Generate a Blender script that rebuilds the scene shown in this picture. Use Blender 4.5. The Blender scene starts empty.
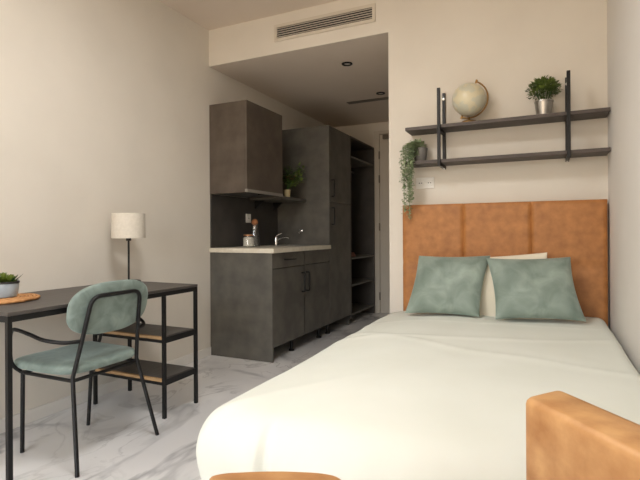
import bpy, bmesh, math, random
from mathutils import Vector, Matrix
R = random.Random(7)
SC = bpy.context.scene
COL = SC.collection
PI = math.pi

# ------------------------------------------------------------------ materials
def lin(c):
    o = []
    for v in c:
        v = v / 255.0
        o.append(v / 12.92 if v <= 0.04045 else ((v + 0.055) / 1.055) ** 2.4)
    return (o[0], o[1], o[2], 1.0)

def base_mat(name):
    m = bpy.data.materials.new(name); m.use_nodes = True
    nt = m.node_tree
    return m, nt, nt.nodes['Principled BSDF']

def mat(name, c1, c2=None, scale=8, rough=0.6, metal=0.0, bump=0.0, bscale=None, detail=4, sheen=0.0,
        lo=0.35, hi=0.65, stretch=None, distortion=0.0, spec=None, coat=0.0):
    m, nt, b = base_mat(name)
    N, L = nt.nodes.new, nt.links.new
    b.inputs['Roughness'].default_value = rough
    b.inputs['Metallic'].default_value = metal
    if spec is not None: b.inputs['Specular IOR Level'].default_value = spec
    if sheen:
        b.inputs['Sheen Weight'].default_value = sheen
        b.inputs['Sheen Roughness'].default_value = 0.4
        b.inputs['Sheen Tint'].default_value = (0.75, 0.9, 0.85, 1)
    if coat: b.inputs['Coat Weight'].default_value = coat
    tc = N('ShaderNodeTexCoord'); mp = N('ShaderNodeMapping')
    L(tc.outputs['Object'], mp.inputs['Vector'])
    if stretch: mp.inputs['Scale'].default_value = stretch
    c2 = c2 or c1
    nz = N('ShaderNodeTexNoise'); nz.inputs['Scale'].default_value = scale
    nz.inputs['Detail'].default_value = detail; nz.inputs['Distortion'].default_value = distortion
    L(mp.outputs['Vector'], nz.inputs['Vector'])
    rp = N('ShaderNodeValToRGB')
    rp.color_ramp.elements[0].position = lo; rp.color_ramp.elements[0].color = lin(c1)
    rp.color_ramp.elements[1].position = hi; rp.color_ramp.elements[1].color = lin(c2)
    L(nz.outputs['Fac'], rp.inputs['Fac']); L(rp.outputs['Color'], b.inputs['Base Color'])
    if bump:
        n2 = N('ShaderNodeTexNoise'); n2.inputs['Scale'].default_value = bscale or scale * 10
        n2.inputs['Detail'].default_value = 3
        L(mp.outputs['Vector'], n2.inputs['Vector'])
        bp = N('ShaderNodeBump'); bp.inputs['Strength'].default_value = bump; bp.inputs['Distance'].default_value = 0.002
        L(n2.outputs['Fac'], bp.inputs['Height']); L(bp.outputs['Normal'], b.inputs['Normal'])
    return m

def marble_mat():
    m, nt, b = base_mat('marble_floor')
    N, L = nt.nodes.new, nt.links.new
    tc = N('ShaderNodeTexCoord')
    def vein(scale, width, dist, off, detail=5):
        mp = N('ShaderNodeMapping'); mp.inputs['Location'].default_value = off
        mp.inputs['Rotation'].default_value = (0, 0, 0.6); mp.inputs['Scale'].default_value = (1.0, 0.55, 1)
        L(tc.outputs['Object'], mp.inputs['Vector'])
        n = N('ShaderNodeTexNoise'); n.inputs['Scale'].default_value = scale
        n.inputs['Detail'].default_value = detail; n.inputs['Distortion'].default_value = dist
        n.inputs['Roughness'].default_value = 0.52
        L(mp.outputs['Vector'], n.inputs['Vector'])
        s = N('ShaderNodeMath'); s.operation = 'SUBTRACT'; s.inputs[1].default_value = 0.5
        L(n.outputs['Fac'], s.inputs[0])
        a = N('ShaderNodeMath'); a.operation = 'ABSOLUTE'; L(s.outputs[0], a.inputs[0])
        r = N('ShaderNodeValToRGB')
        r.color_ramp.elements[0].position = 0.0; r.color_ramp.elements[0].color = (1, 1, 1, 1)
        r.color_ramp.elements[1].position = width; r.color_ramp.elements[1].color = (0, 0, 0, 1)
        L(a.outputs[0], r.inputs['Fac']); return r.outputs['Color']
    def cloud(scale, off):
        mp = N('ShaderNodeMapping'); mp.inputs['Location'].default_value = off
        L(tc.outputs['Object'], mp.inputs['Vector'])
        n = N('ShaderNodeTexNoise'); n.inputs['Scale'].default_value = scale; n.inputs['Detail'].default_value = 3
        L(mp.outputs['Vector'], n.inputs['Vector'])
        r = N('ShaderNodeValToRGB')
        r.color_ramp.elements[0].position = 0.42; r.color_ramp.elements[1].position = 0.62
        L(n.outputs['Fac'], r.inputs['Fac']); return r.outputs['Color']
    def mul(a, b_, k=1.0):
        x = N('ShaderNodeMath'); x.operation = 'MULTIPLY'; L(a, x.inputs[0]); L(b_, x.inputs[1])
        y = N('ShaderNodeMath'); y.operation = 'MULTIPLY'; L(x.outputs[0], y.inputs[0]); y.inputs[1].default_value = k
        return y.outputs[0]
    def mix(f, c1, c2):
        x = N('ShaderNodeMixRGB'); L(f, x.inputs['Fac'])
        if isinstance(c1, tuple): x.inputs['Color1'].default_value = c1
        else: L(c1, x.inputs['Color1'])
        x.inputs['Color2'].default_value = c2; return x.outputs['Color']
    c = mix(cloud(1.1, (3, 1, 0)), lin((226, 225, 224)), lin((208, 207, 207)))
    c = mix(mul(vein(1.0, 0.035, 1.2, (1.7, 4.2, 0)), cloud(1.6, (8, 2, 0)), 0.75), c, lin((120, 121, 125)))
    c = mix(mul(vein(2.3, 0.022, 1.6, (5.1, 0.4, 0), 7), cloud(1.3, (1, 7, 0)), 0.6), c, lin((140, 138, 138)))
    L(c, b.inputs['Base Color'])
    b.inputs['Roughness'].default_value = 0.28
    return m

def glass_mat(name, tint=(1, 1, 1, 1), refl=0.12):
    m = bpy.data.materials.new(name); m.use_nodes = True
    nt = m.node_tree; nt.nodes.clear()
    o = nt.nodes.new('ShaderNodeOutputMaterial'); t = nt.nodes.new('ShaderNodeBsdfTransparent')
    g = nt.nodes.new('ShaderNodeBsdfGlossy'); x = nt.nodes.new('ShaderNodeMixShader')
    t.inputs['Color'].default_value = tint; g.inputs['Roughness'].default_value = 0.03
    x.inputs['Fac'].default_value = refl
    nt.links.new(t.outputs[0], x.inputs[1]); nt.links.new(g.outputs[0], x.inputs[2])
    nt.links.new(x.outputs[0], o.inputs['Surface'])
    return m

M = {}
M['wall'] = mat('cream_wall_paint', (218, 212, 201), (214, 208, 197), 3, 0.9, bump=0.08, bscale=180)
M['wall_skylit'] = mat('wall_paint_skylit', (220, 217, 212), (217, 214, 208), 3, 0.9, bump=0.08, bscale=180)  # wall paint with cool sky light put into its paler colour
M['ceil'] = mat('ceiling_paint', (218, 205, 190), (215, 202, 187), 3, 0.9)
M['skirt'] = mat('white_skirting_paint', (222, 219, 213), None, 3, 0.5)
M['floor'] = marble_mat()
M['laminate'] = mat('dark_stone_laminate', (79, 77, 72), (98, 95, 88), 7, 0.5, bump=0.12, bscale=90, detail=8)
M['laminate_browner'] = mat('laminate_browner_tone', (78, 69, 61), (94, 84, 74), 7, 0.5, bump=0.12, bscale=90, detail=8)  # browner tone of the base cabinet laminate
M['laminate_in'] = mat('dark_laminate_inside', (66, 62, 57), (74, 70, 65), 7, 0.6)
M['splash'] = mat('dark_backsplash', (60, 58, 56), (70, 67, 64), 9, 0.45, detail=8)
M['worktop'] = mat('cream_worktop', (222, 216, 200), (212, 205, 188), 30, 0.4)
M['black'] = mat('black_powder_coat', (15, 15, 16), None, 5, 0.45, spec=0.35)
M['desk'] = mat('dark_oak_board', (62, 58, 56), (78, 73, 70), 6, 0.45, stretch=(9, 1, 9), detail=6, bump=0.1, bscale=30)
M['edge'] = mat('raw_tan_edge', (188, 154, 112), (172, 138, 98), 20, 0.7)
M['shelf'] = mat('dark_shelf_wood', (66, 58, 54), (80, 71, 66), 5, 0.55, stretch=(1, 9, 9), detail=6)
M['leather'] = mat('cognac_leather', (142, 90, 45), (186, 126, 68), 18, 0.55, bump=0.15, bscale=160, detail=9, lo=0.2, hi=0.8)
M['leather_light'] = mat('tan_leather', (168, 116, 66), (208, 160, 106), 16, 0.5, bump=0.12, bscale=160, detail=7, lo=0.3, hi=0.7)
M['velvet'] = mat('sage_velvet', (106, 121, 111), (150, 164, 154), 9, 0.62, sheen=0.5, bump=0.15, bscale=60, detail=6, lo=0.3, hi=0.72, distortion=0.6)
M['velvet_chair'] = mat('grey_green_velvet', (98, 113, 108), (134, 150, 143), 14, 0.62, sheen=0.5, bump=0.15, bscale=70, detail=6, lo=0.3, hi=0.72, distortion=0.8)
M['duvet'] = mat('ivory_cotton', (218, 220, 211), (214, 216, 206), 4, 0.9, bump=0.06, bscale=260, sheen=0.1)
M['pillow'] = mat('cream_cotton', (228, 220, 200), (222, 214, 193), 4, 0.9, bump=0.06, bscale=260)
M['mattress'] = mat('white_ticking', (225, 224, 220), None, 4, 0.9)
M['shade'] = mat('linen_shade', (212, 205, 192), (204, 197, 184), 60, 0.9, bump=0.3, bscale=250)
M['steel'] = mat('brushed_steel', (190, 188, 184), (176, 174, 170), 20, 0.32, 1.0)
M['chrome'] = mat('chrome', (225, 225, 225), None, 5, 0.12, 1.0)
M['zinc'] = mat('zinc_pot', (178, 176, 172), (160, 158, 154), 12, 0.35, 1.0)
M['plastic'] = mat('white_plastic', (228, 227, 222), None, 5, 0.4)
M['strip'] = mat('satin_steel_strip', (150, 145, 136), None, 20, 0.5, 0.3)
M['dark'] = mat('dark_gap', (14, 14, 14), None, 5, 0.8)
M['grille'] = mat('grille_paint', (204, 196, 182), None, 5, 0.6)
M['door'] = mat('grey_beige_door', (206, 198, 184), (202, 194, 180), 4, 0.55)
M['leaf'] = mat('leaf_green', (56, 80, 34), (112, 130, 58), 25, 0.5)
M['leaf_pale'] = mat('grey_green_leaf', (116, 136, 100), (158, 172, 134), 30, 0.55)
M['leaf_dark'] = mat('deep_leaf_green', (34, 62, 26), (56, 88, 36), 25, 0.5)
M['succulent'] = mat('succulent_green', (88, 108, 40), (122, 138, 58), 25, 0.5)
M['flower'] = mat('dull_red_petal', (142, 52, 46), (120, 42, 40), 20, 0.6)
M['soil'] = mat('potting_soil', (42, 34, 28), (58, 47, 38), 60, 0.95, bump=0.6, bscale=120)
M['bluepot'] = mat('pale_blue_glaze', (186, 198, 206), (160, 176, 188), 14, 0.3)
M['potrim'] = mat('dark_pot_rim', (58, 58, 60), None, 10, 0.5)
M['greypot'] = mat('grey_pot', (116, 114, 110), (98, 96, 92), 14, 0.6)
M['beigepot'] = mat('beige_pot', (196, 178, 138), (184, 166, 126), 14, 0.6)
M['brass'] = mat('aged_brass', (158, 124, 74), (136, 104, 60), 14, 0.35, 0.9)
M['rattan'] = mat('rattan', (176, 124, 76), (196, 146, 94), 60, 0.75, bump=0.5, bscale=120)
M['cork'] = mat('cork', (172, 118, 80), (150, 98, 64), 40, 0.8)
M['sugar'] = mat('white_sugar', (226, 222, 212), (208, 202, 190), 50, 0.8)
M['copper'] = mat('copper_lid', (176, 130, 96), None, 10, 0.35, 0.7)
M['glass'] = glass_mat('clear_glass', (0.96, 0.97, 0.97, 1), 0.10)
M['pane'] = glass_mat('window_glass', (0.97, 0.98, 0.98, 1), 0.06)
M['pink'] = mat('dusty_pink_cloth', (158, 112, 100), (140, 96, 86), 20, 0.9)
M['hinge'] = mat('dull_hinge_metal', (120, 114, 104), None, 5, 0.4, 0.8)
M['bulb'] = mat('frosted_lens', (190, 184, 172), None, 5, 0.3)

def globe_mat():
    m, nt, b = base_mat('pale_globe_map')
    N, L = nt.nodes.new, nt.links.new
    tc = N('ShaderNodeTexCoord'); nz = N('ShaderNodeTexNoise')
    nz.inputs['Scale'].default_value = 13; nz.inputs['Detail'].default_value = 8
    L(tc.outputs['Object'], nz.inputs['Vector'])
    r = N('ShaderNodeValToRGB'); e = r.color_ramp.elements
    e[0].position = 0.47; e[0].color = lin((192, 190, 172)); e[1].position = 0.53; e[1].color = lin((206, 197, 168))
    L(nz.outputs['Fac'], r.inputs['Fac']); L(r.outputs['Color'], b.inputs['Base Color'])
    b.inputs['Roughness'].default_value = 0.28
    return m
M['globe'] = globe_mat()

# ------------------------------------------------------------------ mesh helpers
class MB:
    def __init__(s): s.bm = bmesh.new()
    def _merge(s, b2):
        me = bpy.data.meshes.new('tmp'); b2.to_mesh(me); b2.free(); s.bm.from_mesh(me); bpy.data.meshes.remove(me)
    def box(s, x0, x1, y0, y1, z0, z1, bev=0.0, seg=2):
        b2 = bmesh.new()
        v = [b2.verts.new((x, y, z)) for x in (x0, x1) for y in (y0, y1) for z in (z0, z1)]
        for f in ((0, 1, 3, 2), (4, 6, 7, 5), (0, 4, 5, 1), (2, 3, 7, 6), (0, 2, 6, 4), (1, 5, 7, 3)):
            b2.faces.new([v[i] for i in f])
        if bev: bmesh.ops.bevel(b2, geom=b2.edges[:], offset=bev, segments=seg, profile=0.5, affect='EDGES')
        s._merge(b2); return s
    def prism(s, pts, z0, z1, bev=0.0, seg=3):
        b2 = bmesh.new()
        lo = [b2.verts.new((x, y, z0)) for x, y in pts]; hi = [b2.verts.new((x, y, z1)) for x, y in pts]
        n = len(pts)
        b2.faces.new(hi); b2.faces.new(lo[::-1])
        for i in range(n): b2.faces.new((lo[i], lo[(i + 1) % n], hi[(i + 1) % n], hi[i]))
        bmesh.ops.recalc_face_normals(b2, faces=b2.faces[:])
        if bev:
            ed = [e for e in b2.edges if abs(e.verts[0].co.z - e.verts[1].co.z) < 1e-6]
            bmesh.ops.bevel(b2, geom=ed, offset=bev, segments=seg, profile=0.5, affect='EDGES')
        s._merge(b2); return s
    def tube(s, pts, r, seg=10, closed=False, square=False):
        pts = [Vector(p) for p in pts]; n = len(pts)
        rad = r if isinstance(r, (list, tuple)) else [r] * n
        if square: seg = 4
        rings = []; up = None
        for i, p in enumerate(pts):
            a = pts[(i - 1) % n] if (closed or i > 0) else p
            c = pts[(i + 1) % n] if (closed or i < n - 1) else p
            t = (c - a).normalized()
            if up is None:
                up = Vector((0, 0, 1)) if abs(t.z) < 0.9 else Vector((1, 0, 0))
            u = (up - t * up.dot(t)).normalized(); w = t.cross(u); up = u
            o = PI / 4 if square else 0
            k = rad[i] * (math.sqrt(2) if square else 1)
            rings.append([s.bm.verts.new(p + (u * math.cos(o + 2 * PI * j / seg) + w * math.sin(o + 2 * PI * j / seg)) * k) for j in range(seg)])
        m = n if closed else n - 1
        for i in range(m):
            A, B = rings[i], rings[(i + 1) % n]
            for j in range(seg): s.bm.faces.new((A[j], A[(j + 1) % seg], B[(j + 1) % seg], B[j]))
        if not closed:
            s.bm.faces.new(rings[0][::-1]); s.bm.faces.new(rings[-1])
        return s
    def lathe(s, prof, c=(0, 0, 0), seg=28, mtx=None):
        c = Vector(c); rings = []
        for r, z in prof:
            if r < 1e-6: ring = [s.bm.verts.new(c + Vector((0, 0, z)))]
            else: ring = [s.bm.verts.new(c + Vector((r * math.cos(2 * PI * j / seg), r * math.sin(2 * PI * j / seg), z))) for j in range(seg)]
            rings.append(ring)
        for A, B in zip(rings, rings[1:]):
            for j in range(seg):
                k = (j + 1) % seg
                a = [A[j], A[k]] if len(A) > 1 else [A[0]]
                b = [B[k], B[j]] if len(B) > 1 else [B[0]]
                if len(a) + len(b) > 2: s.bm.faces.new(a + b)
        if mtx is not None:
            for ring in rings:
                for v in ring: v.co = mtx @ v.co
        return s
    def leaf(s, p, d, ln, w, up=None, curl=0.15):
        p = Vector(p); d = Vector(d).normalized(); up = Vector(up or (0, 0, 1))
        side = d.cross(up)
        if side.length < 1e-3: side = Vector((1, 0, 0))
        side.normalize(); nn = side.cross(d)
        def P(a, b, h): return s.bm.verts.new(p + d * ln * a + side * w * b + nn * ln * h)
        v0 = P(0, 0, 0); l1 = P(.35, -.5, .06); r1 = P(.35, .5, .06); m1 = P(.4, 0, 0)
        l2 = P(.72, -.36, .04 - curl * .5); r2 = P(.72, .36, .04 - curl * .5); m2 = P(.72, 0, -curl * .5); t = P(1, 0, -curl)
        for f in ((v0, m1, l1), (v0, r1, m1), (l1, m1, m2, l2), (m1, r1, r2, m2), (l2, m2, t), (m2, r2, t)): s.bm.faces.new(f)
        return s
    def build(s, name, m, parent=None, smooth=False, root=None):
        bmesh.ops.recalc_face_normals(s.bm, faces=s.bm.faces[:])
        me = bpy.data.meshes.new(name)
        o = bpy.data.objects.new(name, me)
        r = parent
        while r is not None and r.parent is not None: r = r.parent
        if r is not None:
            off = Vector(r.location)
            if not r.get('_local'):
                for v in s.bm.verts: v.co -= off
        s.bm.to_mesh(me); s.bm.free()
        me.materials.append(M[m] if isinstance(m, str) else m)
        if smooth:
            for p in me.polygons: p.use_smooth = True
            if smooth != 'all':
                try: me.set_sharp_from_angle(angle=math.radians(38))
                except Exception: pass
        COL.objects.link(o)
        if parent is not None: o.parent = parent
        return o

def tag(o, label, cat, group=None):
    o['label'] = label; o['category'] = cat
    if group: o['group'] = group
    return o
def thing(name, label, cat, loc=(0, 0, 0), group=None, local=False, rot=(0, 0, 0)):
    o = bpy.data.objects.new(name, None); COL.objects.link(o); o.location = loc; o.rotation_euler = rot
    o.empty_display_size = 0.05
    if local: o['_local'] = 1
    return tag(o, label, cat, group)
def struct(o, label=None):
    o['kind'] = 'structure'
    if label: o['label'] = label
    return o
def copy_tree(o, parent=None):
    c = o.copy(); COL.objects.link(c)
    if parent is not None: c.parent = parent
    for ch in list(o.children): copy_tree(ch, c)
    return c
def smooth_path(pts, n=6, closed=False):
    P = [Vector(p) for p in pts]; out = []; k = len(P)
    for i in range(k if closed else k - 1):
        p0 = P[(i - 1) % k] if (closed or i > 0) else P[i]
        p1 = P[i]; p2 = P[(i + 1) % k]
        p3 = P[(i + 2) % k] if (closed or i + 2 < k) else P[(i + 1) % k]
        for j in range(n):
            t = j / n
            out.append(0.5 * ((2 * p1) + (p2 - p0) * t + (2 * p0 - 5 * p1 + 4 * p2 - p3) * t * t + (3 * p1 - p0 - 3 * p2 + p3) * t ** 3))
    if not closed: out.append(P[-1])
    return out
def fillet(pts, rad, n=6, closed=False):
    P = [Vector(p) for p in pts]; out = []; k = len(P)
    for i in range(k):
        if not closed and (i == 0 or i == k - 1): out.append(P[i]); continue
        a, b, c = P[(i - 1) % k], P[i], P[(i + 1) % k]
        r = min(rad, (a - b).length * .45, (c - b).length * .45)
        p = b + (a - b).normalized() * r; q = b + (c - b).normalized() * r
        for j in range(n + 1):
            t = j / n
            out.append(p * (1 - t) ** 2 + b * 2 * t * (1 - t) + q * t * t)
    return out

# ------------------------------------------------------------------ room shell
XL, XR, YB, YF, YE = -2.598, 0.362, 3.30, -2.60, 5.95
ZC, ZH, XN = 2.805, 2.493, -.993
T = 0.12
struct(MB().box(XL - T, XR + T, YF - T, YE + T, -0.1, 0).build('floor', 'floor'), 'white marble floor with grey veins')
struct(MB().box(XL - T, XR + T, YF - T, YB, ZC, ZC + 0.1).build('ceiling', 'ceil'), 'high ceiling over the bed and desk')
struct(MB().box(XL, XN, YB + 0.012, YE, ZH, ZC + 0.1).build('ceiling_lowered', 'ceil'), 'lowered ceiling over the kitchenette')
struct(MB().box(XL - T, XL, YF - T, YE + T, 0, ZC + 0.1).build('wall_left', 'wall'), 'cream wall behind the desk')
struct(MB().box(XR, XR + T, YF - T, YE + T, 0, ZC + 0.1).build('wall_right', 'wall_skylit'), 'wall beside the bed with cool daylight in its paler colour')
b = MB().box(XN, XR, YB, YB + 0.1, 0, ZC + 0.1)
b.box(XL, XN, YB, YB + 0.012, ZH, ZC + 0.1)
struct(b.build('wall_back', 'wall'), 'cream wall behind the headboard')
struct(MB().box(XN, XN + 0.1, YB + 0.1, YE, 0, ZC).build('wall_inner', 'wall'))
# end wall with door opening
dl, dr, dh = -1.99, -1.02, 2.38
b = MB().box(XL, dl, YE, YE + T, 0, ZC); b.box(dr, XR, YE, YE + T, 0, ZC); b.box(dl, dr, YE, YE + T, dh, ZC)
struct(b.build('wall_end', 'wall'))
# front wall with the window (behind the camera)
wx0, wx1, wz0, wz1 = -2.40, 0.20, 0.10, 2.74
b = MB().box(XL, wx0, YF - T, YF, 0, ZC); b.box(wx1, XR, YF - T, YF, 0, ZC)
b.box(wx0, wx1, YF - T, YF, 0, wz0); b.box(wx0, wx1, YF - T, YF, wz1, ZC)
struct(b.build('wall_front', 'wall'))
w = bpy.data.objects.new('window_1', None); COL.objects.link(w); w.location = (wx0, YF - 0.06, wz0); struct(w)
b = MB(); y0, y1 = YF - 0.09, YF - 0.04
b.box(wx0, wx0 + .05, y0, y1, wz0, wz1); b.box(wx1 - .05, wx1, y0, y1, wz0, wz1)
b.box(wx0 + .05, wx1 - .05, y0, y1, wz0, wz0 + .05); b.box(wx0 + .05, wx1 - .05, y0, y1, wz1 - .05, wz1)
xm = (wx0 + wx1) / 2; b.box(xm - .03, xm + .03, y0, y1, wz0 + .05, wz1 - .05)
b.build('window_frame', 'black', w)
MB().box(wx0 + .05, xm - .03, YF - .068, YF - .062, wz0 + .05, wz1 - .05).build('pane', 'pane', w)
MB().box(xm + .03, wx1 - .05, YF - .068, YF - .062, wz0 + .05, wz1 - .05).build('pane', 'pane', w)
# skirting
struct(MB().box(XL, XL + .014, YF, YB - .005, 0, .072, .003).build('baseboard_left', 'skirt'))
struct(MB().box(XN, -0.87, YB - .014, YB, 0, .072, .003).build('baseboard_back', 'skirt'))
struct(MB().box(XR - .012, XR, YF, YB - .015, 0, .072, .003).build('baseboard_right', 'skirt'))
# door at the end of the hall
d = bpy.data.objects.new('door_1', None); COL.objects.link(d); d.location = (-1.918, YE, 0); struct(d, 'grey beige entrance door at the end of the hall')
b = MB(); b.box(dl, -1.918, YE - .02, YE + .08, 0, dh, .003); b.box(-1.055, dr, YE - .02, YE + .08, 0, dh, .003)
b.box(-1.918, -1.055, YE - .02, YE + .08, 2.335, dh, .003); b.box(dl, dr, YE + .085, YE + .1, 0, dh); b.build('door_frame_and_light_block', 'door', d)  # includes an unseen panel behind the leaf, added to block outside light
MB().box(-1.914, -1.059, YE - .012, YE + .03, .002, 2.331, .003).build('door_leaf', 'door', d)
for z in (2.06, 1.75, 1.125, .22):
    MB().tube([(-1.916, YE - .026, z - .05), (-1.916, YE - .026, z + .05)], .009).build('hinge', 'hinge', d, True)
b = MB().box(-1.86, -1.62, YE - .062, YE - .012, 2.262, 2.318, .006); b.build('door_closer', 'hinge', d)
b = MB().tube(fillet([(-1.14, YE - .012, 1.04), (-1.14, YE - .06, 1.04), (-1.27, YE - .06, 1.04)], .02), .009)
b.build('door_handle', 'steel', d, True)

# ------------------------------------------------------------------ wall fittings
def vent():
    x0, x1, z0, z1 = -1.938, -1.088, 2.586, 2.720; y = YB
    t = thing('air_vent', 'long white air grille high on the wall above the kitchenette', 'air vent', (x0, y, z0))
    b = MB(); e = .024
    b.box(x0, x1, y - .012, y, z0, z0 + e, .002); b.box(x0, x1, y - .012, y, z1 - e, z1, .002)
    b.box(x0, x0 + e, y - .012, y, z0 + e, z1 - e, .002); b.box(x1 - e, x1, y - .012, y, z0 + e, z1 - e, .002)
    b.build('frame', 'grille', t)
    MB().box(x0 + e, x1 - e, y - .0025, y - .0005, z0 + e, z1 - e).build('backing', 'dark', t)
    n = 5; h = (z1 - z0 - 2 * e)
    for i in range(n):
        z = z0 + e + h * (i + .5) / n
        b2 = MB(); q = bmesh.new()
        b2.box(x0 + e, x1 - e, -.004, .004, -.0016, .0016)
        for v in b2.bm.verts:
            yy, zz = v.co.y, v.co.z; a = math.radians(-12)
            v.co.y = y - .0075 + yy * math.cos(a) - zz * math.sin(a); v.co.z = z + yy * math.sin(a) + zz * math.cos(a)
        q.free()
        b2.build('slat', 'grille', t)
vent()
def downlight(x, y, label):
    t = thing('ceiling_spotlight', label, 'ceiling light', (x, y, ZH), 'recessed spotlights in the lowered ceiling')
    MB().lathe([(.026, -.001), (.046, -.001), (.046, -.007), (.034, -.010), (.026, -.004), (.026, -.001)], (x, y, ZH)).build('trim_ring', 'black', t, True)
    MB().lathe([(0, -.0005), (.0255, -.0005), (.0255, -.003), (0, -.005)], (x, y, ZH)).build('lens', 'bulb', t, True)
downlight(-1.495, 3.756, 'black ringed recessed spotlight nearer the air grille')
downlight(-1.50, 4.70, 'black ringed recessed spotlight beside the dark ceiling slot')
b = MB().box(-1.945, -1.06, 4.86, 4.945, ZH - .004, ZH, .001)
tag(b.build('ceiling_slot_vent', 'hinge'), 'dark narrow slot vent in the lowered ceiling near the wardrobe', 'air vent')

def socket(name, label, x, y, z, w, h, axis, n):
    t = thing(name, label, 'power socket', (x, y, z))
    def bx(u0, u1, d0, d1, z0, z1, bev, nm, m, par):
        b = MB()
        if axis == 'x': b.box(x + d0, x + d1, y + u0, y + u1, z + z0, z + z1, bev)
        else: b.box(x + u0, x + u1, y - d1, y - d0, z + z0, z + z1, bev)
        return b.build(nm, m, par)
    bx(-w / 2, w / 2, 0, .009, -h / 2, h / 2, .003, 'cover_plate', 'plastic', t)
    for i in range(n):
        c = (i - (n - 1) / 2) * (w / n)
        s = .026
        b = MB(); pr = [(0, .0092), (.019, .0092), (.021, .0125), (.024, .0125), (.025, .009)]
        mt = (Matrix.Translation((x, y + c, z)) @ Matrix.Rotation(PI / 2, 4, 'Y')) if axis == 'x' else (Matrix.Translation((x + c, y, z)) @ Matrix.Rotation(PI / 2, 4, 'X'))
        b.lathe(pr, (0, 0, 0), 20, mt); f = b.build('outlet_ring', 'plastic', t, True)
        for k in (-.008, .008):
            b = MB()
            if axis == 'x': b.box(x + .009, x + .0105, y + c + k - .003, y + c + k + .003, z - .003, z + .003)
            else: b.box(x + c + k - .003, x + c + k + .003, y - .0105, y - .009, z - .003, z + .003)
            b.build('pin_hole', 'dark', f)
socket('wall_socket', 'white double socket on the wall under the left end of the shelf', -.7325, YB, 1.392, .125, .078, 'y', 2)
socket('wall_socket', 'white socket on the dark backsplash above the kitchen jar', XL + .012, 3.87, 1.196, .08, .085, 'x', 1)

# added out-of-view ceiling lamp that brightens the bed and floor
def fill_lamp_mat():
    m, nt, b = base_mat('fill_lamp_glow')
    b.inputs['Base Color'].default_value = (.9, .9, .88, 1)
    b.inputs['Emission Color'].default_value = (1.0, .99, .97, 1); b.inputs['Emission Strength'].default_value = FILL_LAMP
    return m
FILL_LAMP = 39.0
M['fill_glow'] = fill_lamp_mat()
clx, cly = -1.15, 1.25
t = thing('added_fill_lamp', 'added round fill lamp on the ceiling between the bed and the desk, out of view', 'ceiling light', (clx, cly, ZC))
MB().lathe([(.29, -.001), (.315, -.001), (.315, -.05), (.30, -.055), (.29, -.05), (.29, -.001)], (clx, cly, ZC), 48).build('fill_lamp_ring', 'black', t, True)
MB().lathe([(0, -.002), (.288, -.002), (.288, -.045), (.2, -.06), (0, -.066)], (clx, cly, ZC), 48).build('fill_lamp_diffuser', 'fill_glow', t, True)

# ------------------------------------------------------------------ kitchenette
XFr = -1.976
def handle_v(x, y, z0, z1):
    return MB().tube(fillet([(x, y, z0), (x + .032, y, z0), (x + .032, y, z1), (x, y, z1)], .008, 3), .0068, square=False)
def base_cabinet(y0, y1, label, panel, hinge_side, drawer_handle):
    t = thing('base_cabinet', label, 'kitchen cabinet', (XL, y0, 0), 'base cabinets under the cream worktop')
    zb = .115
    b = MB(); th = .018; xb = XL + .002
    lo = 0.0 if panel else zb
    b.box(xb, XFr, y0, y0 + th, lo, .886, .001)
    b.box(xb, XFr - .022, y1 - th, y1, zb, .886)
    b.box(xb, XFr - .022, y0 + th, y1 - th, zb, zb + th); b.box(xb, xb + .008, y0 + th, y1 - th, zb + th, .886)
    b.build('carcass', 'laminate', t)
    dy0 = y0 + (th + .002 if panel else .002)
    dd = MB().box(XFr - .02, XFr, dy0, y1 - .002, zb, .752, .0015).build('door', 'laminate', t)
    hy = y1 - .045 if hinge_side == 'near' else y0 + .045
    handle_v(XFr, hy, .52, .69).build('handle', 'black', dd, True)
    dw = MB().box(XFr - .02, XFr, dy0, y1 - .002, .758, .884, .0015).build('drawer_front', 'laminate', t)
    if drawer_handle:
        ym = (y0 + y1) / 2
        MB().tube(fillet([(XFr, ym - .08, .826), (XFr + .03, ym - .08, .826), (XFr + .03, ym + .08, .826), (XFr, ym + .08, .826)], .008, 3), .0068).build('handle', 'black', dw, True)
    for (fx, fy) in ((-2.03, y0 + .42), (-2.48, y0 + .42)) + (((-2.48, y0 + .06),) if panel else ()):
        MB().lathe([(0, 0), (.026, 0), (.026, .012), (.016, .02), (.016, .095), (.03, .1), (.03, zb), (0, zb)], (fx, fy, 0), 16).build('foot', 'black', t, True)
base_cabinet(3.30, 3.868, 'dark stone-look base cabinet with end panel and handled drawer, nearest the desk', True, 'near', True)
base_cabinet(3.869, 4.442, 'dark stone-look base cabinet below the sink, next to the tall cupboard', False, 'far', False)
# worktop with sink cut-out
sx0, sx1, sy0, sy1 = -2.40, -2.08, 4.02, 4.36
b = MB(); x0, x1, y0, y1, z0, z1 = XL + .002, -1.955, 3.288, 4.442, .887, .924
b.box(x0, x1, y0, sy0, z0, z1, .002); b.box(x0, x1, sy1, y1, z0, z1, .002); b.box(x0, sx0, sy0, sy1, z0, z1); b.box(sx1, x1, sy0, sy1, z0, z1)
tag(b.build('worktop', 'worktop'), 'cream kitchen worktop over the dark base cabinets', 'worktop')
t = thing('kitchen_sink', 'small steel sink set into the cream worktop', 'sink', (sx0, sy0, .924))
b = MB()
for q in ((sx0 - .015, sx1 + .015, sy0 - .015, sy0 + .004), (sx0 - .015, sx1 + .015, sy1 - .004, sy1 + .015), (sx0 - .015, sx0 + .004, sy0 + .004, sy1 - .004), (sx1 - .004, sx1 + .015, sy0 + .004, sy1 - .004)):
    b.box(*q, .9245, .927)
b.build('rim', 'steel', t)
b = MB(); e = .003
b.box(sx0 + e, sx1 - e, sy0 + e, sy1 - e, .80, .803)
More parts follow.
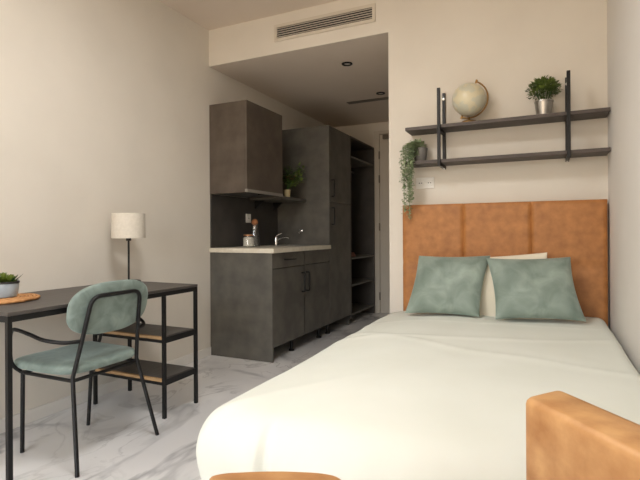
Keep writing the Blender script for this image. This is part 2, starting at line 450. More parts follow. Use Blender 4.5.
for q in ((sx0 + .001, sx0 + .004, sy0 + .004, sy1 - .004), (sx1 - .004, sx1 - .001, sy0 + .004, sy1 - .004), (sx0 + .004, sx1 - .004, sy0 + .001, sy0 + .004), (sx0 + .004, sx1 - .004, sy1 - .004, sy1 - .001)):
    b.box(*q, .80, .9245)
b.build('basin', 'steel', t)
# backsplash
tag(MB().box(XL + .001, XL + .012, 3.305, 3.902, .925, 1.3915).box(XL + .001, XL + .012, 3.902, 4.442, .925, 1.3735).build('backsplash', 'splash'), 'dark backsplash panel between worktop and wall cabinet', 'backsplash')
# faucet
fx, fy, fz = -2.46, 4.19, .924
t = thing('faucet', 'chrome mixer tap at the back of the worktop', 'tap', (fx, fy, fz))
MB().lathe([(0, 0), (.026, 0), (.026, .006), (.021, .010), (.021, .075), (.018, .088), (0, .092)], (fx, fy, fz)).build('tap_body', 'chrome', t, True)
MB().tube(smooth_path([(fx + .01, fy, fz + .055), (fx + .06, fy + .01, fz + .075), (fx + .11, fy + .02, fz + .085), (fx + .14, fy + .025, fz + .075)], 5), .009).build('spout', 'chrome', t, True)
MB().tube([(fx, fy, fz + .088), (fx + .005, fy + .005, fz + .102), (fx + .05, fy + .03, fz + .125)], [.008, .007, .005]).build('lever', 'chrome', t, True)
# made-up hook in place of a glare spot on the cupboard side
hx, hz = -2.30, 1.075
t = thing('glare_hook', 'tiny made-up chrome hook for a glare spot on the side of the tall cupboard', 'hook', (hx, 4.443, hz))
MB().lathe([(0, 0), (.016, 0), (.016, .004), (.006, .007), (.006, .02), (.011, .024), (.011, .03), (0, .032)], (0, 0, 0), 16, Matrix.Translation((hx, 4.443, hz)) @ Matrix.Rotation(PI / 2, 4, 'X')).build('glare_peg', 'chrome', t, True)
MB().tube(smooth_path([(hx, 4.42, hz), (hx, 4.413, hz - .02), (hx, 4.402, hz - .028), (hx, 4.394, hz - .014)], 4), .005, 8).build('glare_hook_arm', 'chrome', t, True)
# wall cabinet + hood
ux = -2.214
t = thing('wall_cabinet', 'dark brown wall cabinet hung above the kitchen worktop', 'kitchen cabinet', (XL, 3.30, 1.42))
b = MB(); xb = XL + .002
b.box(xb, ux - .021, 3.30, 3.318, 1.392, 2.16, .001); b.box(xb, ux - .021, 3.882, 3.90, 1.392, 2.16)
b.box(xb, ux - .021, 3.318, 3.882, 1.42, 1.438); b.box(xb, ux - .021, 3.318, 3.882, 2.142, 2.16); b.box(xb, xb + .008, 3.318, 3.882, 1.438, 2.142)
b.build('carcass', 'laminate_browner', t)
MB().box(ux - .02, ux, 3.301, 3.899, 1.42, 2.16, .0015).build('door', 'laminate_browner', t)
t = thing('cooker_hood', 'slim steel cooker hood under the wall cabinet', 'cooker hood', (XL, 3.30, 1.39))
MB().box(xb, ux - .024, 3.319, 3.881, 1.396, 1.4195, .002).build('housing', 'black', t)
MB().box(ux - .022, ux + .004, 3.302, 3.898, 1.394, 1.4195, .002).build('front_strip', 'strip', t)
MB().box(xb + .05, ux - .06, 3.36, 3.84, 1.393, 1.3955).build('filter', 'splash', t)
MB().box(ux - .052, ux - .034, 3.55, 3.63, 1.388, 1.3955, .001).build('switch', 'black', t)
# low wall shelf
t = thing('wall_shelf', 'dark wall shelf between the wall cabinet and the tall cupboard', 'shelf', (XL, 3.91, 1.375))
MB().box(XL + .002, -2.236, 3.906, 4.442, 1.374, 1.404, .002).build('board', 'laminate', t)
for y in (4.0, 4.36):
    b = MB(); v = [b.bm.verts.new(p) for p in [(XL + .0125, y - .008, 1.374), (XL + .12, y - .008, 1.374), (XL + .0125, y - .008, 1.29), (XL + .0125, y + .008, 1.374), (XL + .12, y + .008, 1.374), (XL + .0125, y + .008, 1.29)]]
    for f in ((0, 1, 2), (3, 5, 4), (0, 3, 4, 1), (1, 4, 5, 2), (2, 5, 3, 0)): b.bm.faces.new([v[i] for i in f])
    b.build('bracket', 'black', t)
# tall cupboard
ty0, ty1 = 4.445, 5.045
t = thing('tall_cupboard', 'tall dark two-door cupboard between kitchenette and open wardrobe', 'cupboard', (XL, ty0, 0))
b = MB(); th = .018
b.box(xb, XFr, ty0, ty0 + th, .115, 2.16, .001); b.box(xb, XFr - .022, ty1 - th, ty1, .0, 2.16)
b.box(xb, XFr - .022, ty0 + th, ty1 - th, .115, .133); b.box(xb, XFr - .022, ty0 + th, ty1 - th, 2.142, 2.16); b.box(xb, xb + .008, ty0 + th, ty1 - th, .133, 2.142)
b.build('carcass', 'laminate', t)
dd = MB().box(XFr - .02, XFr, ty0 + th + .002, ty1 - .002, .115, 1.367, .0015).build('door', 'laminate', t)
handle_v(XFr, ty0 + .065, 1.14, 1.31).build('handle', 'black', dd, True)
dd = MB().box(XFr - .02, XFr, ty0 + th + .002, ty1 - .002, 1.372, 2.158, .0015).build('door', 'laminate', t)
handle_v(XFr, ty0 + .065, 1.43, 1.60).build('handle', 'black', dd, True)
for (fx_, fy_) in ((-2.03, ty0 + .06), (-2.48, ty0 + .06)):
    MB().lathe([(0, 0), (.026, 0), (.026, .012), (.016, .02), (.016, .095), (.03, .1), (.03, .115), (0, .115)], (fx_, fy_, 0), 16).build('foot', 'black', t, True)
# open wardrobe
wy0, wy1 = 5.05, 5.90
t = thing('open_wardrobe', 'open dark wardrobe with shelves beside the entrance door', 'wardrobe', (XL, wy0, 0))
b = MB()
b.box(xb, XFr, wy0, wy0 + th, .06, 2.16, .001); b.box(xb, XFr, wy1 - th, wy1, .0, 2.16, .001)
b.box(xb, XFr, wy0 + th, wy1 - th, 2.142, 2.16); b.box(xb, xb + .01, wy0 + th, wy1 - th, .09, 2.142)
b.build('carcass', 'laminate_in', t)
for z in (.096, .43, .742, 1.916):
    MB().box(xb + .011, XFr - .004, wy0 + th + .001, wy1 - th - .001, z, z + .02, .001).build('shelf', 'laminate', t)
MB().tube([(-2.26, wy0 + th, 1.85), (-2.26, wy1 - th, 1.85)], .0125).build('hanging_rail', 'steel', t, True)
# small folded cloth on the wardrobe shelf
b = MB()
for i in range(3):
    b.box(-2.16 + i * .006, -2.03 - i * .006, 5.20 + i * .006, 5.36 - i * .01, .7625 + i * .018, .7625 + i * .018 + .017, .007, 3)
tag(b.build('folded_cloth', 'pink', None, True), 'small dusty pink folded cloth on a wardrobe shelf', 'cloth')

# counter items
jx, jy, jz = -2.40, 3.60, .9245
t = thing('storage_jar', 'short glass jar of white contents on the worktop', 'jar', (jx, jy, jz))
MB().lathe([(0, 0), (.048, 0), (.052, .006), (.052, .075), (.043, .092), (.043, .10), (.041, .10), (.041, .09), (.049, .074), (.049, .008), (0, .004)], (jx, jy, jz)).build('glass_body', 'glass', t, True)
MB().lathe([(0, .005), (.0485, .009), (.0485, .078), (.038, .092), (0, .094)], (jx, jy, jz)).build('contents', 'sugar', t, True)
MB().lathe([(0, .1005), (.046, .1005), (.046, .114), (.02, .118), (0, .118)], (jx, jy, jz)).build('lid', 'copper', t, True)
cx_, cy_, cz_ = -2.42, 3.735, .9245
t = thing('carafe', 'tall glass carafe with a round cork stopper', 'carafe', (cx_, cy_, cz_))
MB().lathe([(0, 0), (.044, 0), (.047, .006), (.046, .12), (.036, .165), (.034, .2), (.036, .205), (.033, .205), (.031, .165), (.043, .118), (.044, .008), (0, .005)], (cx_, cy_, cz_)).build('glass_body', 'glass', t, True)
MB().lathe([(0, .185)] + [(.031 * math.sin(a), .228 - .031 * math.cos(a)) for a in [k * PI / 10 for k in range(4, 10)]] + [(0, .259)], (cx_, cy_, cz_)).build('stopper', 'cork', t, True)

# ------------------------------------------------------------------ plants
def bush(mb, c, rx, rz, n, ln, w, lowbias=0.0):
    for i in range(n):
        u = R.uniform(-.25, 1); a = R.uniform(0, 2 * PI); s = math.sqrt(max(0, 1 - u * u))
        k = R.uniform(.45, 1)
        p = Vector(c) + Vector((rx * s * math.cos(a) * k, rx * s * math.sin(a) * k, rz * u * k))
        d = Vector((s * math.cos(a), s * math.sin(a), u + .35)) + Vector((R.uniform(-.5, .5), R.uniform(-.5, .5), R.uniform(-.5, .5)))
        mb.leaf(p, d, ln * R.uniform(.7, 1.2), w * R.uniform(.8, 1.2), curl=R.uniform(0, .3))
# plant in a zinc pot on the shelf above the bed
SZ1 = 1.752
px, py, pz = .016, 3.212, SZ1
t = thing('potted_plant', 'bushy green plant in a shiny zinc pot on the top shelf', 'plant', (px, py, pz))
MB().lathe([(0, 0), (.040, 0), (.052, .088), (.055, .089), (.055, .096), (.050, .096), (.047, .08), (0, .08)], (px, py, pz)).build('pot', 'zinc', t, True)
MB().lathe([(0, .084), (.046, .081)], (px, py, pz)).build('soil', 'soil', t)
b = MB(); bush(b, (px, py - .008, pz + .15), .088, .082, 900, .024, .012); b.build('foliage', 'leaf', t)
b = MB()
for i in range(12):
    a = i * 2 * PI / 12
    b.tube([(px + .015 * math.cos(a), py + .015 * math.sin(a), pz + .08), (px + .05 * math.cos(a), py - .005 + .05 * math.sin(a), pz + .16)], .0018, 5)
b.build('stem', 'leaf_dark', t)
# plant on the kitchen shelf
px, py, pz = -2.288, 4.12, 1.405
t = thing('potted_plant', 'leafy plant in a small beige pot on the kitchen shelf', 'plant', (px, py, pz))
MB().lathe([(0, 0), (.028, 0), (.034, .075), (.031, .075), (.028, .065), (0, .065)], (px, py, pz)).build('pot', 'beigepot', t, True)
MB().lathe([(0, .068), (.028, .066)], (px, py, pz)).build('soil', 'soil', t)
b = MB(); ls = MB(); fl = MB()
for i in range(26):
    a = R.uniform(0, 2 * PI); h = R.uniform(.14, .34); o = R.uniform(.03, .13)
    e = Vector((px + .02 + o * math.cos(a), py + .10 + o * math.sin(a), pz + .02 + h))
    e.x = max(e.x, XL + .05); e.y = max(e.y, 3.95)
    b.tube(smooth_path([(px, py, pz + .06), ((px * .6 + e.x * .4), (py * .6 + e.y * .4), pz + .07 + h * .6), tuple(e)], 3), .0018, 5)
    for j in range(7):
        q = Vector((px, py, pz + .06)).lerp(e, .45 + .08 * j)
        ls.leaf(q, (R.uniform(-1, 1), R.uniform(-1, 1), R.uniform(-.1, .8)), R.uniform(.04, .065), .03, curl=.3)
for i in range(5):
    q = Vector((px + R.uniform(.02, .10), py - .03 + R.uniform(-.03, .02), pz + R.uniform(.17, .23)))
    for j in range(5):
        a = j * 2 * PI / 5; fl.leaf(q, (math.cos(a), math.sin(a), .4), .022, .014)
b.build('stem', 'leaf_dark', t); ls.build('foliage', 'leaf', t); fl.build('flower', 'flower', t)
# trailing plant on the lower shelf
SZ2 = 1.525
px, py, pz = -.745, 3.205, SZ2
t = thing('trailing_plant', 'trailing string plant spilling from a grey pot on the lower shelf', 'plant', (px, py, pz))
MB().lathe([(0, 0), (.038, 0), (.05, .085), (.05, .094), (.046, .094), (.043, .08), (0, .08)], (px, py, pz)).build('pot', 'greypot', t, True)
MB().lathe([(0, .084), (.043, .08)], (px, py, pz)).build('soil', 'soil', t)
st = MB(); lf = MB()
for i in range(24):
    a = R.uniform(PI * .62, PI * 1.55) if i < 22 else R.uniform(0, 2 * PI)
    long_ = i < 20
    dl_ = R.uniform(.2, .50) if long_ else R.uniform(.02, .1)
    o = R.uniform(.055, .115) if long_ else R.uniform(.04, .06)
    ex, ey = px + o * math.cos(a), py + o * math.sin(a) * .9
    if long_:
        ex = px - R.uniform(.02, .105); ey = 3.165 - R.uniform(0, .07)
        if ex > px - .05: ey = min(ey, 3.10)
    ey = min(ey, YB - .02)
    pts = [(px + .01 * math.cos(a), py + .01 * math.sin(a), pz + .085), (px + .6 * (ex - px), py + .6 * (ey - py), pz + .125), (ex, ey, pz + .09)]
    k = 5
    for j in range(1, k + 1):
        pts.append((ex + R.uniform(-.008, .008) - .006 * j / k, ey + R.uniform(-.006, .006), pz + .09 - dl_ * j / k))
    path = smooth_path(pts, 4)
    st.tube(path, .0013, 5)
    for j, p in enumerate(path):
        if j < 2: continue
        for q in range(2):
            an = R.uniform(0, 2 * PI)
            lf.leaf(p + Vector((0, 0, R.uniform(-.008, .008))), (math.cos(an), math.sin(an) * .8, R.uniform(-.5, .3)), R.uniform(.018, .028), R.uniform(.013, .018), curl=.2)
bush(lf, (px - .02, py, pz + .105), .055, .035, 140, .026, .015)
st.build('stem', 'leaf_pale', t); lf.build('foliage', 'leaf_pale', t)

# ------------------------------------------------------------------ shelf above the bed
t = thing('wall_shelf', 'two-tier dark wall shelf with black brackets above the headboard', 'shelf', (-.82, YB, 1.49))
for z in (SZ1, SZ2):
    MB().box(-.826, .356, 3.118, YB - .001, z - .0225, z - .001, .0015).build('shelf_board', 'shelf', t)
for x in (-.600, .146):
    br = MB().box(x - .010, x + .010, 3.096, 3.116, 1.478, 1.984, .002).box(x - .010, x + .010, YB - .02, YB - .001, 1.478, 1.998, .002)
    br.box(x - .009, x + .009, 3.116, YB - .02, SZ1 - .043, SZ1 - .024); br.box(x - .009, x + .009, 3.116, YB - .02, SZ2 - .043, SZ2 - .024)
    bo = br.build('bracket', 'black', t)
    for z in (1.956, 1.486):
        MB().lathe([(0, 0), (.009, 0), (.009, .004), (0, .006)], (0, 0, 0), 12, Matrix.Translation((x, YB - .0205, z)) @ Matrix.Rotation(PI / 2, 4, 'X')).build('screw', 'steel', bo, True)
# globe
gx, gy, gz = -.421, 3.178, 1.905
gr = .105
t = thing('desk_globe', 'small pale world globe on a brass stand on the top shelf', 'globe', (gx, gy, SZ1))
ax = Vector((math.sin(math.radians(24)), -.10, math.cos(math.radians(24)))).normalized()
rot = Vector((0, 0, 1)).rotation_difference(ax).to_matrix().to_4x4()
o = MB().lathe([(gr * math.sin(k * PI / 24) if 0 < k < 24 else 0, -gr * math.cos(k * PI / 24)) for k in range(25)], (0, 0, 0), 40, Matrix.Translation((gx, gy, gz)) @ rot).build('globe_ball', 'globe', t, True)
b = MB(); side = Vector((0, 1, 0)).cross(ax).normalized() # +x-ish side
pts = []
for k in range(25):
    a = k * PI / 24
    pts.append(Vector((gx, gy, gz)) + (ax * math.cos(a) + side * math.sin(a)) * (gr + .012))
b.tube(pts, .005, 8); b.build('meridian_arm', 'brass', t, True)
for sgn in (1, -1):
    c = Vector((gx, gy, gz)) + ax * sgn * (gr + .012)
    MB().tube([c - ax * sgn * .012, c + ax * sgn * .012], [.005, .008], 10).build('axis_knob', 'brass', t, True)
low = Vector((gx, gy, gz)) + (-ax * math.cos(.42) + side * math.sin(.42)) * (gr + .012)
MB().tube([(gx, gy, SZ1 + .012), (gx, gy, SZ1 + .03), tuple(low)], [.012, .007, .006], 10).build('stem', 'brass', t, True)
MB().lathe([(0, 0), (.058, 0), (.058, .004), (.045, .012), (.02, .02), (0, .022)], (gx, gy, SZ1)).build('base', 'brass', t, True)

# ------------------------------------------------------------------ bed
bx0, bx1, byH, byF = -.873, .350, 3.20, 1.26
t = thing('bed', 'bed with a panelled cognac leather headboard against the back wall', 'bed', (bx0, byF, 0))
MB().box(bx0 + .01, bx1 - .01, byF + .03, 3.19, .08, .30, .02, 3).build('bed_base', 'leather', t, True)
MB().box(bx0 + .01, bx1 - .02, byF + .03, 3.185, .302, .492, .05, 4).build('mattress', 'mattress', t, True)
for x in (bx0 + .1, bx1 - .1):
    for y in (byF + .15, 3.0):
        MB().lathe([(0, 0), (.022, 0), (.028, .08), (0, .08)], (x, y, 0), 16).build('leg', 'black', t, True)
hb = MB().box(bx0, bx1, 3.219, YB - .002, .02, 1.232, .012, 3).build('headboard', 'leather', t, True)
wp = (bx1 - bx0) / 3
for i in range(3):
    x0 = bx0 + i * wp
    # padded panel: shallow pillow profile, with a fine horizontal seam
    b = MB(); nu, nv = 26, 48; z0, z1 = .30, 1.237; g = []
    for j in range(nv + 1):
        row = []
        for k in range(nu + 1):
            u = k / nu * 2 - 1; v = j / nv * 2 - 1
            u = math.copysign(abs(u) ** .75, u); v = math.copysign(abs(v) ** .75, v)
            d = (1 - u ** 24) * (1 - v ** 50)
            z = z0 + (v + 1) / 2 * (z1 - z0)
            dep = .0435 + .0135 * max(0, d) ** .4 + .003 * (1 - u * u)
            dep -= .006 * math.exp(-((z - .84) / .008) ** 2)
            row.append(b.bm.verts.new((x0 + wp * (.5 + u / 2 * .998), 3.262 - dep, z)))
        g.append(row)
    for j in range(nv):
        for k in range(nu): b.bm.faces.new((g[j][k], g[j][k + 1], g[j + 1][k + 1], g[j + 1][k]))
    b.build('headboard_panel', 'leather', hb, 'all')

# duvet
def duvet():
    xL_, xR_, yF_, yH_ = -.875, .285, 1.30, 3.175
    RR, HANG = .15, .23; RR2, H2 = .05, .06
    ztop = .540
    arc = RR * PI / 2; eL = arc + HANG; arc2 = RR2 * PI / 2; eR = arc2 + H2
    xs0, ys0 = xL_ - 0, yF_ - 0
    iL, iF = xL_ + RR - RR, yF_ + RR - RR
    P0 = .211; cx0 = -1.037 + .79 * RR; cy0 = 1.165 + .79 * RR; cx1 = .338 - RR2
    nU, nV = 170, 210
    sx = [(cx0 - eL) + (cx1 + eR - cx0 + eL) * i / nU for i in range(nU + 1)]
    sy = [(cy0 - eL) + (yH_ - cy0 + eL) * j / nV for j in range(nV + 1)]
    bm = bmesh.new(); g = []
    def prof(e, r, p0=0.0):
        a = r * (PI / 2 - p0)
        if e < a: return r * (math.sin(p0 + e / r) - math.sin(p0)), r * (math.cos(p0) - math.cos(p0 + e / r))
        k = e - a
        return r * (1 - math.sin(p0)) - .12 * k - .25 * k * k / .27, r * math.cos(p0) + k
    for j, y in enumerate(sy):
        row = []
        for i, x in enumerate(sx):
            ex = max(0, cx0 - x); ey = max(0, cy0 - y); er = max(0, x - cx1)
            bxx, byy = min(max(x, cx0), cx1), max(y, cy0)
            zt = ztop
            # soft undulations of the filling
            zt += .004 * math.sin(3.1 * x + 1.3 * y + .5) + .002 * math.sin(5.2 * y - 2.2 * x) + .002 * math.sin(11 * x + 4 * y) + .0022 * math.sin(9 * y - 13 * x + 1) 
            zt += .012 * max(0, (y - 2.6)) * (1 + x)
            zt += .004 * math.exp(-((y - 2.45 - .25 * x - .03 * math.sin(5 * x)) / .03) ** 2) + .004 * math.exp(-((y - 2.05 + .35 * x - .04 * math.sin(4 * x)) / .035) ** 2) + .003 * math.exp(-((y - 2.8 - .1 * x) / .025) ** 2)
            # thinner towards the edges
            de = min(x - cx0, y - cy0)
            if de < .42: zt -= .045 * (1 - max(0, de) / .42) ** 2
            if er > 0:
                h, d = prof(er, RR2)
                if er > arc2: h = RR2
                px_, pz_ = cx1 + h, zt - d
                py_ = byy; 
                if ey > 0:
                    h2, d2 = prof(ey, RR, P0); py_ = cy0 - h2; pz_ = min(pz_, zt - d2) if d2 > d else pz_
                row.append(bm.verts.new((px_, py_, pz_))); continue
            if ex == 0 and ey == 0:
                row.append(bm.verts.new((x, y, zt))); continue
            e = max(ex, ey)
            th = (PI / 4) * (ey / ex) if ex >= ey else PI / 2 - (PI / 4) * (ex / ey)
            dx, dy = -math.cos(th), -math.sin(th)
            h, d = prof(e, RR, P0)
            # gathers in the hanging part
            per = (bxx - cx0) - (byy - cy0) + th * .25
            f = min(1, e / .25)
            h += f * (.006 * math.sin(per * 11 + .8) + .004 * math.sin(per * 23 + 2))
            if ey >= ex:
                cxr = -.735 + .05 * (d - .15)
                h -= .026 * min(1, max(0, (e - .03) / .12)) * math.exp(-((x - cxr) / .013) ** 2)
                h += .009 * f * math.exp(-((x - cxr + .055) / .035) ** 2)
            row.append(bm.verts.new((bxx + dx * h, byy + dy * h, zt - d)))
        g.append(row)
    for j in range(nV):
        for i in range(nU): bm.faces.new((g[j][i], g[j][i + 1], g[j + 1][i + 1], g[j + 1][i]))
    b = MB(); b.bm.free(); b.bm = bm
    o = b.build('duvet', 'duvet', None, 'all')
    so = o.modifiers.new('thickness', 'SOLIDIFY'); so.thickness = .012; so.offset = -1
    tag(o, 'plump ivory duvet draped over the bed', 'duvet')
    return o
duvet()

# pillows
def pillow(name, label, cat, m, w, h, T_, loc, rx, rz, ry=0, pinch=.05, group=None, seed=1, flat=.5, skew=0):
    rr = random.Random(seed); n = 40; b = MB(); ph = [rr.uniform(0, 6) for _ in range(8)]
    def P(i, j, s):
        u = -math.cos(PI * i / n); v = -math.cos(PI * j / n)
        x = u * w / 2 * (1 - pinch * (1 - v * v)); z = v * h / 2 * (1 - pinch * (1 - u * u))
        t = T_ / 2 * max(0, (1 - abs(u) ** 2.6) * (1 - abs(v) ** 2.6)) ** flat
        k = (1 - u * u) * (1 - v * v)
        t += k * (.006 * math.sin(4 * u + 2.5 * v + ph[0]) + .005 * math.sin(7 * v - 3 * u + ph[1]))
        t += .003 * k * math.sin(11 * u + 6 * v + ph[2]) * math.sin(9 * v - 5 * u + ph[3])
        return (x + skew * z, s * t, z)
    grid = {}
    for s in (-1, 1):
        for i in range(n + 1):
            for j in range(n + 1):
                edge = i in (0, n) or j in (0, n)
                key = (i, j, 0 if edge else s)
                if key not in grid: grid[key] = b.bm.verts.new(P(i, j, 0 if edge else s))
    def V(i, j, s): return grid[(i, j, 0 if (i in (0, n) or j in (0, n)) else s)]
    for s in (-1, 1):
        for i in range(n):
            for j in range(n):
                q = [V(i, j, s), V(i + 1, j, s), V(i + 1, j + 1, s), V(i, j + 1, s)]
                b.bm.faces.new(q if s < 0 else q[::-1])
    o = b.build(name, m, None, 'all')
    o.location = loc; o.rotation_euler = (rx, ry, rz)
    tag(o, label, cat, group); return o
A = math.radians
pillow('pillow', 'cream pillow propped on the headboard behind the two cushions', 'pillow', 'pillow', .62, .42, .11, (-.262, 3.085, .698), A(-15), A(1), A(-4.5), .04, seed=3)
pillow('cushion', 'sage green velvet cushion on the left, near the outlet side of the bed', 'cushion', 'velvet', .445, .395, .15, (-.530, 2.985, .724), A(-27), A(-1), A(-1), .07, 'sage cushions on the bed', 5, skew=.13)
pillow('cushion', 'sage green velvet cushion on the right, next to the side wall', 'cushion', 'velvet', .460, .385, .15, (-.045, 2.970, .727), A(-28), A(6), A(-1.5), .08, 'sage cushions on the bed', 9, skew=-.10)

# ------------------------------------------------------------------ desk
t = thing('desk', 'dark wood desk with black steel legs and two low shelves', 'desk', (-2.53, 1.13, 0))
dx0, dx1, dy0, dy1, dz = -2.525, -1.934, 1.181, 2.336, .735
MB().box(dx0, dx1, dy0, dy1, dz - .015, dz, .002).build('desktop', 'desk', t)
b = MB(); q = .0095
lx0, lx1, ly0, ly1, lym = -2.50, -1.944, 1.191, 2.325, 2.055
for x in (lx0, lx1): b.box(x - q, x + q, ly0 + q, ly1 - q, dz - .040, dz - .0155)
for y in (ly0, ly1): b.box(lx0 + q, lx1 - q, y - q, y + q, dz - .040, dz - .0155)
b.build('top_rail', 'black', t)
for x in (lx0, lx1):
    for y in (ly0, lym, ly1):
        MB().box(x - q, x + q, y - q, y + q, 0, dz - .0155 if y != lym else dz - .0405, .001).build('leg', 'black', t)
for z in (.462, .222):
    s = MB().box(lx0 + q, lx1 - q, lym + q + .003, ly1 - q, z - .016, z, .001).build('shelf', 'desk', t)
    b = MB()
    for y in (lym, ly1): b.box(lx0 + q, lx1 - q, y - .008, y + .008, z - .034, z - .017)
    for x in (lx0, lx1): b.box(x - .008, x + .008, lym + q, ly1 - q, z - .036, z - .002)
    b.build('shelf_rail', 'black', s)
    MB().box(lx0 + q, lx1 - q, lym - .008, lym + q + .0025, z - .0165, z, .001).build('edge_strip', 'edge', s)
# lamp
lx, ly = -2.42, 2.246
t = thing('table_lamp', 'black stemmed table lamp with a beige linen drum shade', 'lamp', (lx, ly, dz))
MB().lathe([(0, .0005), (.075, .0005), (.075, .010), (.07, .014), (.01, .016), (0, .016)], (lx, ly, dz)).build('base', 'black', t, True)
MB().tube([(lx, ly, dz + .015), (lx, ly, 1.03)], .0065).build('stem', 'black', t, True)
MB().lathe([(0, 0), (.016, 0), (.016, .05), (0, .05)], (lx, ly, 1.005), 14).build('bulb_holder', 'black', t, True)
MB().lathe([(.104, 1.022), (.101, 1.181), (.098, 1.181), (.101, 1.022), (.104, 1.022)], (lx, ly, 0), 48).build('lamp_shade', 'shade', t, True)
b = MB()
for k in range(3):
    a = k * 2 * PI / 3 + .3
    b.tube([(lx, ly, 1.05), (lx + .101 * math.cos(a), ly + .101 * math.sin(a), 1.05)], .002, 6)
b.build('shade_carrier', 'black', t)
# placemat + plant
mx, my = -2.325, 1.40
b = MB()
pts = []; turns = 9
for k in range(turns * 40 + 1):
    r = 0.006 + .155 * k / (turns * 40); a = 2 * PI * k / 40
    pts.append((mx + r * math.cos(a), my + r * math.sin(a), dz + .0085 + .0015 * math.sin(a * 8.5)))
b.tube(pts, .0075, 6)
tag(b.build('placemat', 'rattan', None, 'all'), 'round woven rattan placemat on the desk', 'placemat')
px, py, pz = -2.318, 1.397, dz + .0185
t = thing('potted_succulent', 'small succulent in a pale blue pot on the placemat', 'plant', (px, py, pz))
MB().lathe([(0, 0), (.052, 0), (.060, .012), (.064, .066), (.060, .066), (.056, .055), (0, .055)], (px, py, pz)).build('pot', 'bluepot', t, True)
MB().lathe([(.0565, .064), (.066, .064), (.067, .072), (.0565, .072), (.0565, .064)], (px, py, pz)).build('rim', 'potrim', t, True)
MB().lathe([(0, .06), (.056, .058)], (px, py, pz)).build('soil', 'soil', t)
b = MB()
for (ox, oy, s) in ((0, 0, 1), (.028, .02, .75), (-.028, .018, .8), (.005, -.03, .75), (.0, .036, .7)):
    for ring, (n, el, ln) in enumerate(((9, .2, .05), (8, .6, .05), (6, 1.0, .045), (4, 1.35, .038))):
        for k in range(n):
            a = k * 2 * PI / n + ring * .4
            b.leaf((px + ox, py + oy, pz + .066 + ring * .004), (math.cos(a) * math.cos(el), math.sin(a) * math.cos(el), math.sin(el)), ln * s, .017 * s, curl=-.2)
b.build('foliage', 'succulent', t)
for a in (.25, .9, 2.6, 3.6, 5.2):
    MB().leaf((px + .03 * math.cos(a), py + .03 * math.sin(a), pz + .066), (math.cos(a), math.sin(a), .45), .065, .022, curl=-.25).build('outer_leaf', 'leaf_dark', t)

# ------------------------------------------------------------------ chair at the desk
cyc = 1.63
t = thing('dining_chair', 'black tubular chair with grey-green velvet seat and back at the desk', 'chair', (-2.05, cyc, 0))
tr = .0098
def my_(y): return 2 * cyc - y
# rear legs + front legs
MB().tube([(-1.82, 1.402, 0), (-1.90, 1.443, .41)], tr).build('leg', 'black', t, True)
MB().tube([(-1.82, 1.872, 0), (-1.90, 1.810, .41)], tr).build('leg', 'black', t, True)
MB().tube([(-2.27, 1.452, 0), (-2.24, 1.438, .400)], tr).build('leg', 'black', t, True)
MB().tube([(-2.262, 1.812, 0), (-2.24, 1.822, .400)], tr).build('leg', 'black', t, True)
hoop = fillet([(-1.90, 1.443, .405), (-1.872, 1.470, .57), (-1.825, 1.487, .767), (-1.825, 1.767, .767), (-1.872, 1.792, .57), (-1.90, 1.810, .405)], .05, 7)
MB().tube(hoop, tr).build('back_frame', 'black', t, True)
b = MB(); b.tube(fillet([(-1.90, 1.443, .392), (-2.24, 1.438, .392), (-2.24, 1.822, .392), (-1.90, 1.810, .392)], .02, 4, True), .0085, closed=True)
b.build('seat_frame', 'black', t, True)
for sg in (1, -1):
    Y = (lambda y: y) if sg > 0 else my_
    path = [(-1.874, Y(1.468), .568), (-1.90, Y(1.40), .572), (-1.97, Y(1.355), .587), (-2.06, Y(1.354), .604), (-2.17, Y(1.364), .614), (-2.214, Y(1.370), .604), (-2.232, Y(1.374), .56), (-2.245, Y(1.388), .45), (-2.25, Y(1.436), .395)]
    MB().tube(smooth_path(path, 6), .0088).build('armrest', 'black', t, True)
# pads
def pad(fn, n_ang, exp, prof_n, mname, nm, smooth='all'):
    b = MB(); rings = []
    K = 12
    for side in (1, -1):
        ks = range(0, K + 1) if side > 0 else range(K - 1, -1, -1)
        for k in ks:
            r = math.sin(k / K * PI / 2)
            ring = []
            for j in range(n_ang):
                a = 2 * PI * j / n_ang; c, s_ = math.cos(a), math.sin(a)
                u = math.copysign(abs(c) ** (2 / exp), c) * r; v = math.copysign(abs(s_) ** (2 / exp), s_) * r
                h = (1 - r ** prof_n) ** (1 / prof_n) * side
                ring.append(b.bm.verts.new(fn(u, v, h)))
                if r == 0: break
            rings.append(ring)
    for A_, B_ in zip(rings, rings[1:]):
        for j in range(n_ang):
            k = (j + 1) % n_ang
            a = [A_[j], A_[k]] if len(A_) > 1 else [A_[0]]
            c = [B_[k], B_[j]] if len(B_) > 1 else [B_[0]]
            b.bm.faces.new(a + c)
    return b.build(nm, mname, t, smooth)
def back_fn(u, v, h):
    y = 1.638 + u * .229; z = .702 + v * .124
    x = -1.890 + .19 * (z - .58) + h * .026 - .020 * u * u
    return (x, y, z)
pad(back_fn, 64, 2.7, 3.2, 'velvet_chair', 'backrest')
def seat_fn(u, v, h):
    wv = .226 - .016 * (v + 1) / 2
    return (-2.108 + v * .232, 1.63 + u * wv, .434 + h * .034 + .006 * (v * v) - .008 * (1 - u * u) * (h > 0) + (-.012 if v < -.7 else 0) * (abs(v) - .7) / .3)
pad(seat_fn, 64, 4.5, 3.6, 'velvet_chair', 'seat')

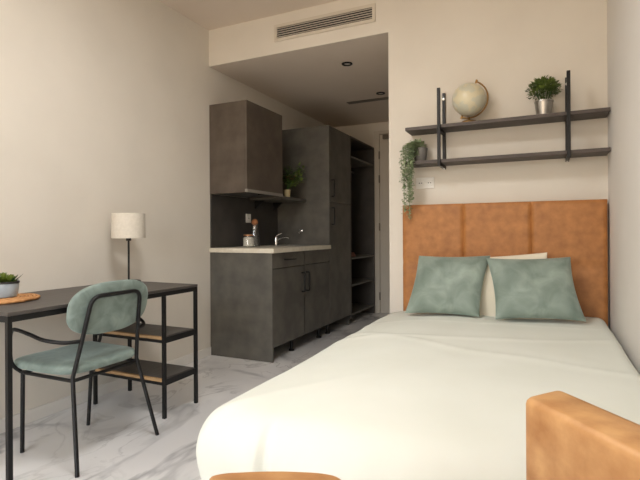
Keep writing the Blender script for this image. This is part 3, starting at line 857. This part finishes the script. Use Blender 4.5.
# ------------------------------------------------------------------ leather armchair in the foreground
CT, ST = math.cos(math.radians(25.1)), math.sin(math.radians(25.1))
def ar(a, r): return (r * CT - a * ST, a * CT + r * ST)
def rounded(poly, rad, n=5):
    return [(p.x, p.y) for p in fillet([(x, y, 0) for x, y in poly], rad, n, True)]
t = thing('armchair', 'tan leather armchair in the foreground at the foot of the bed', 'armchair', (*ar(.52, .25), 0))
L_ = Vector((-.968, .25)); P_ = Vector((.25, .968))      # (fwd, right): along the right arm to the rear / to the right
f0 = Vector((.886, .376)); f1 = Vector((.934, .470))
def q2(v): return ar(v.x, v.y)
HA = .740
poly = rounded([q2(f0), q2(f0 + L_ * .42), q2(f1 + L_ * .46), q2(f1)], .022)
MB().prism(poly, .36, HA, .014).build('arm', 'leather_light', t, True)
lf_ = [Vector((.607, -.150)), Vector((.619, -.064)), Vector((.607, .022))]
poly = rounded([ar(.602, -.145), ar(.611, -.125), ar(.616, -.064), ar(.611, -.005), ar(.602, .022), ar(.26, .20), ar(.17, .03)], .03)
MB().prism(poly, .36, HA, .006).build('arm', 'leather_light', t, True)
poly = rounded([ar(.262, .203), ar(.470, .490), ar(.488, .575), ar(.42, .575), ar(.17, .17), ar(.19, .09)], .02)
MB().prism(poly, .36, HA + .0, .014).build('backrest', 'leather_light', t, True)
poly = rounded([ar(.60, .036), ar(.86, .376), ar(.48, .482), ar(.27, .205)], .02)
MB().prism(poly, .29, .44, .02).build('seat', 'leather_light', t, True)
b = MB(); poly = rounded([ar(.59, -.12), ar(.87, .42), ar(.52, .58), ar(.22, .12)], .02); b.prism(poly, .24, .289, .01)
b.build('seat_base', 'leather_light', t, True)
for p in ((.56, -.07), (.84, .42), (.52, .53), (.25, .13)):
    x, y = ar(*p); MB().lathe([(0, 0), (.014, 0), (.02, .24), (0, .24)], (x, y, 0), 14).build('leg', 'black', t, True)

# ------------------------------------------------------------------ camera, light, view
cam = bpy.data.cameras.new('camera'); co = bpy.data.objects.new('camera', cam); COL.objects.link(co)
co.matrix_world = Matrix.Translation((0, 0, 1.047)) @ Matrix.Rotation(math.radians(25.1), 4, 'Z') @ Matrix.Rotation(PI / 2, 4, 'X') @ Matrix.Rotation(math.radians(-.32), 4, 'Z')
cam.sensor_width = 36; cam.lens = 473 / 640 * 36; cam.shift_y = -6.8 / 640; cam.clip_start = .02
SC.camera = co

wd = bpy.data.worlds.new('daylight'); SC.world = wd; wd.use_nodes = True
nt = wd.node_tree; bg = nt.nodes['Background']
tc = nt.nodes.new('ShaderNodeTexCoord'); sp = nt.nodes.new('ShaderNodeSeparateXYZ'); rp = nt.nodes.new('ShaderNodeValToRGB'); mr = nt.nodes.new('ShaderNodeMapRange')
nt.links.new(tc.outputs['Generated'], sp.inputs[0]); mr.inputs['From Min'].default_value = -1; mr.inputs['From Max'].default_value = 1
nt.links.new(sp.outputs['Z'], mr.inputs['Value']); nt.links.new(mr.outputs[0], rp.inputs['Fac'])
e = rp.color_ramp.elements
e[0].position = 0.0; e[0].color = (.36, .26, .16, 1)
e[1].position = 1.0; e[1].color = (.95, 1.05, 1.2, 1)
k = e.new(.53); k.color = (.50, .37, .25, 1)
k = e.new(.60); k.color = (.95, 1.0, 1.08, 1)
nt.links.new(rp.outputs['Color'], bg.inputs['Color']); bg.inputs['Strength'].default_value = 9.6
pl = bpy.data.lights.new('window_portal', 'AREA'); po = bpy.data.objects.new('window_portal', pl); COL.objects.link(po)
pl.shape = 'RECTANGLE'; pl.size = wx1 - wx0; pl.size_y = wz1 - wz0; pl.cycles.is_portal = True
po.location = ((wx0 + wx1) / 2, YF - .125, (wz0 + wz1) / 2); po.rotation_euler = (PI / 2, 0, 0)

SC.view_settings.view_transform = 'Standard'; SC.view_settings.look = 'None'
SC.view_settings.exposure = 0.10; SC.view_settings.gamma = 1.0; SC.view_settings.use_curve_mapping = False
SC.cycles.use_denoising = True
SC.cycles.max_bounces = 10; SC.cycles.diffuse_bounces = 6
for o in SC.objects:
    if '_local' in o: del o['_local']
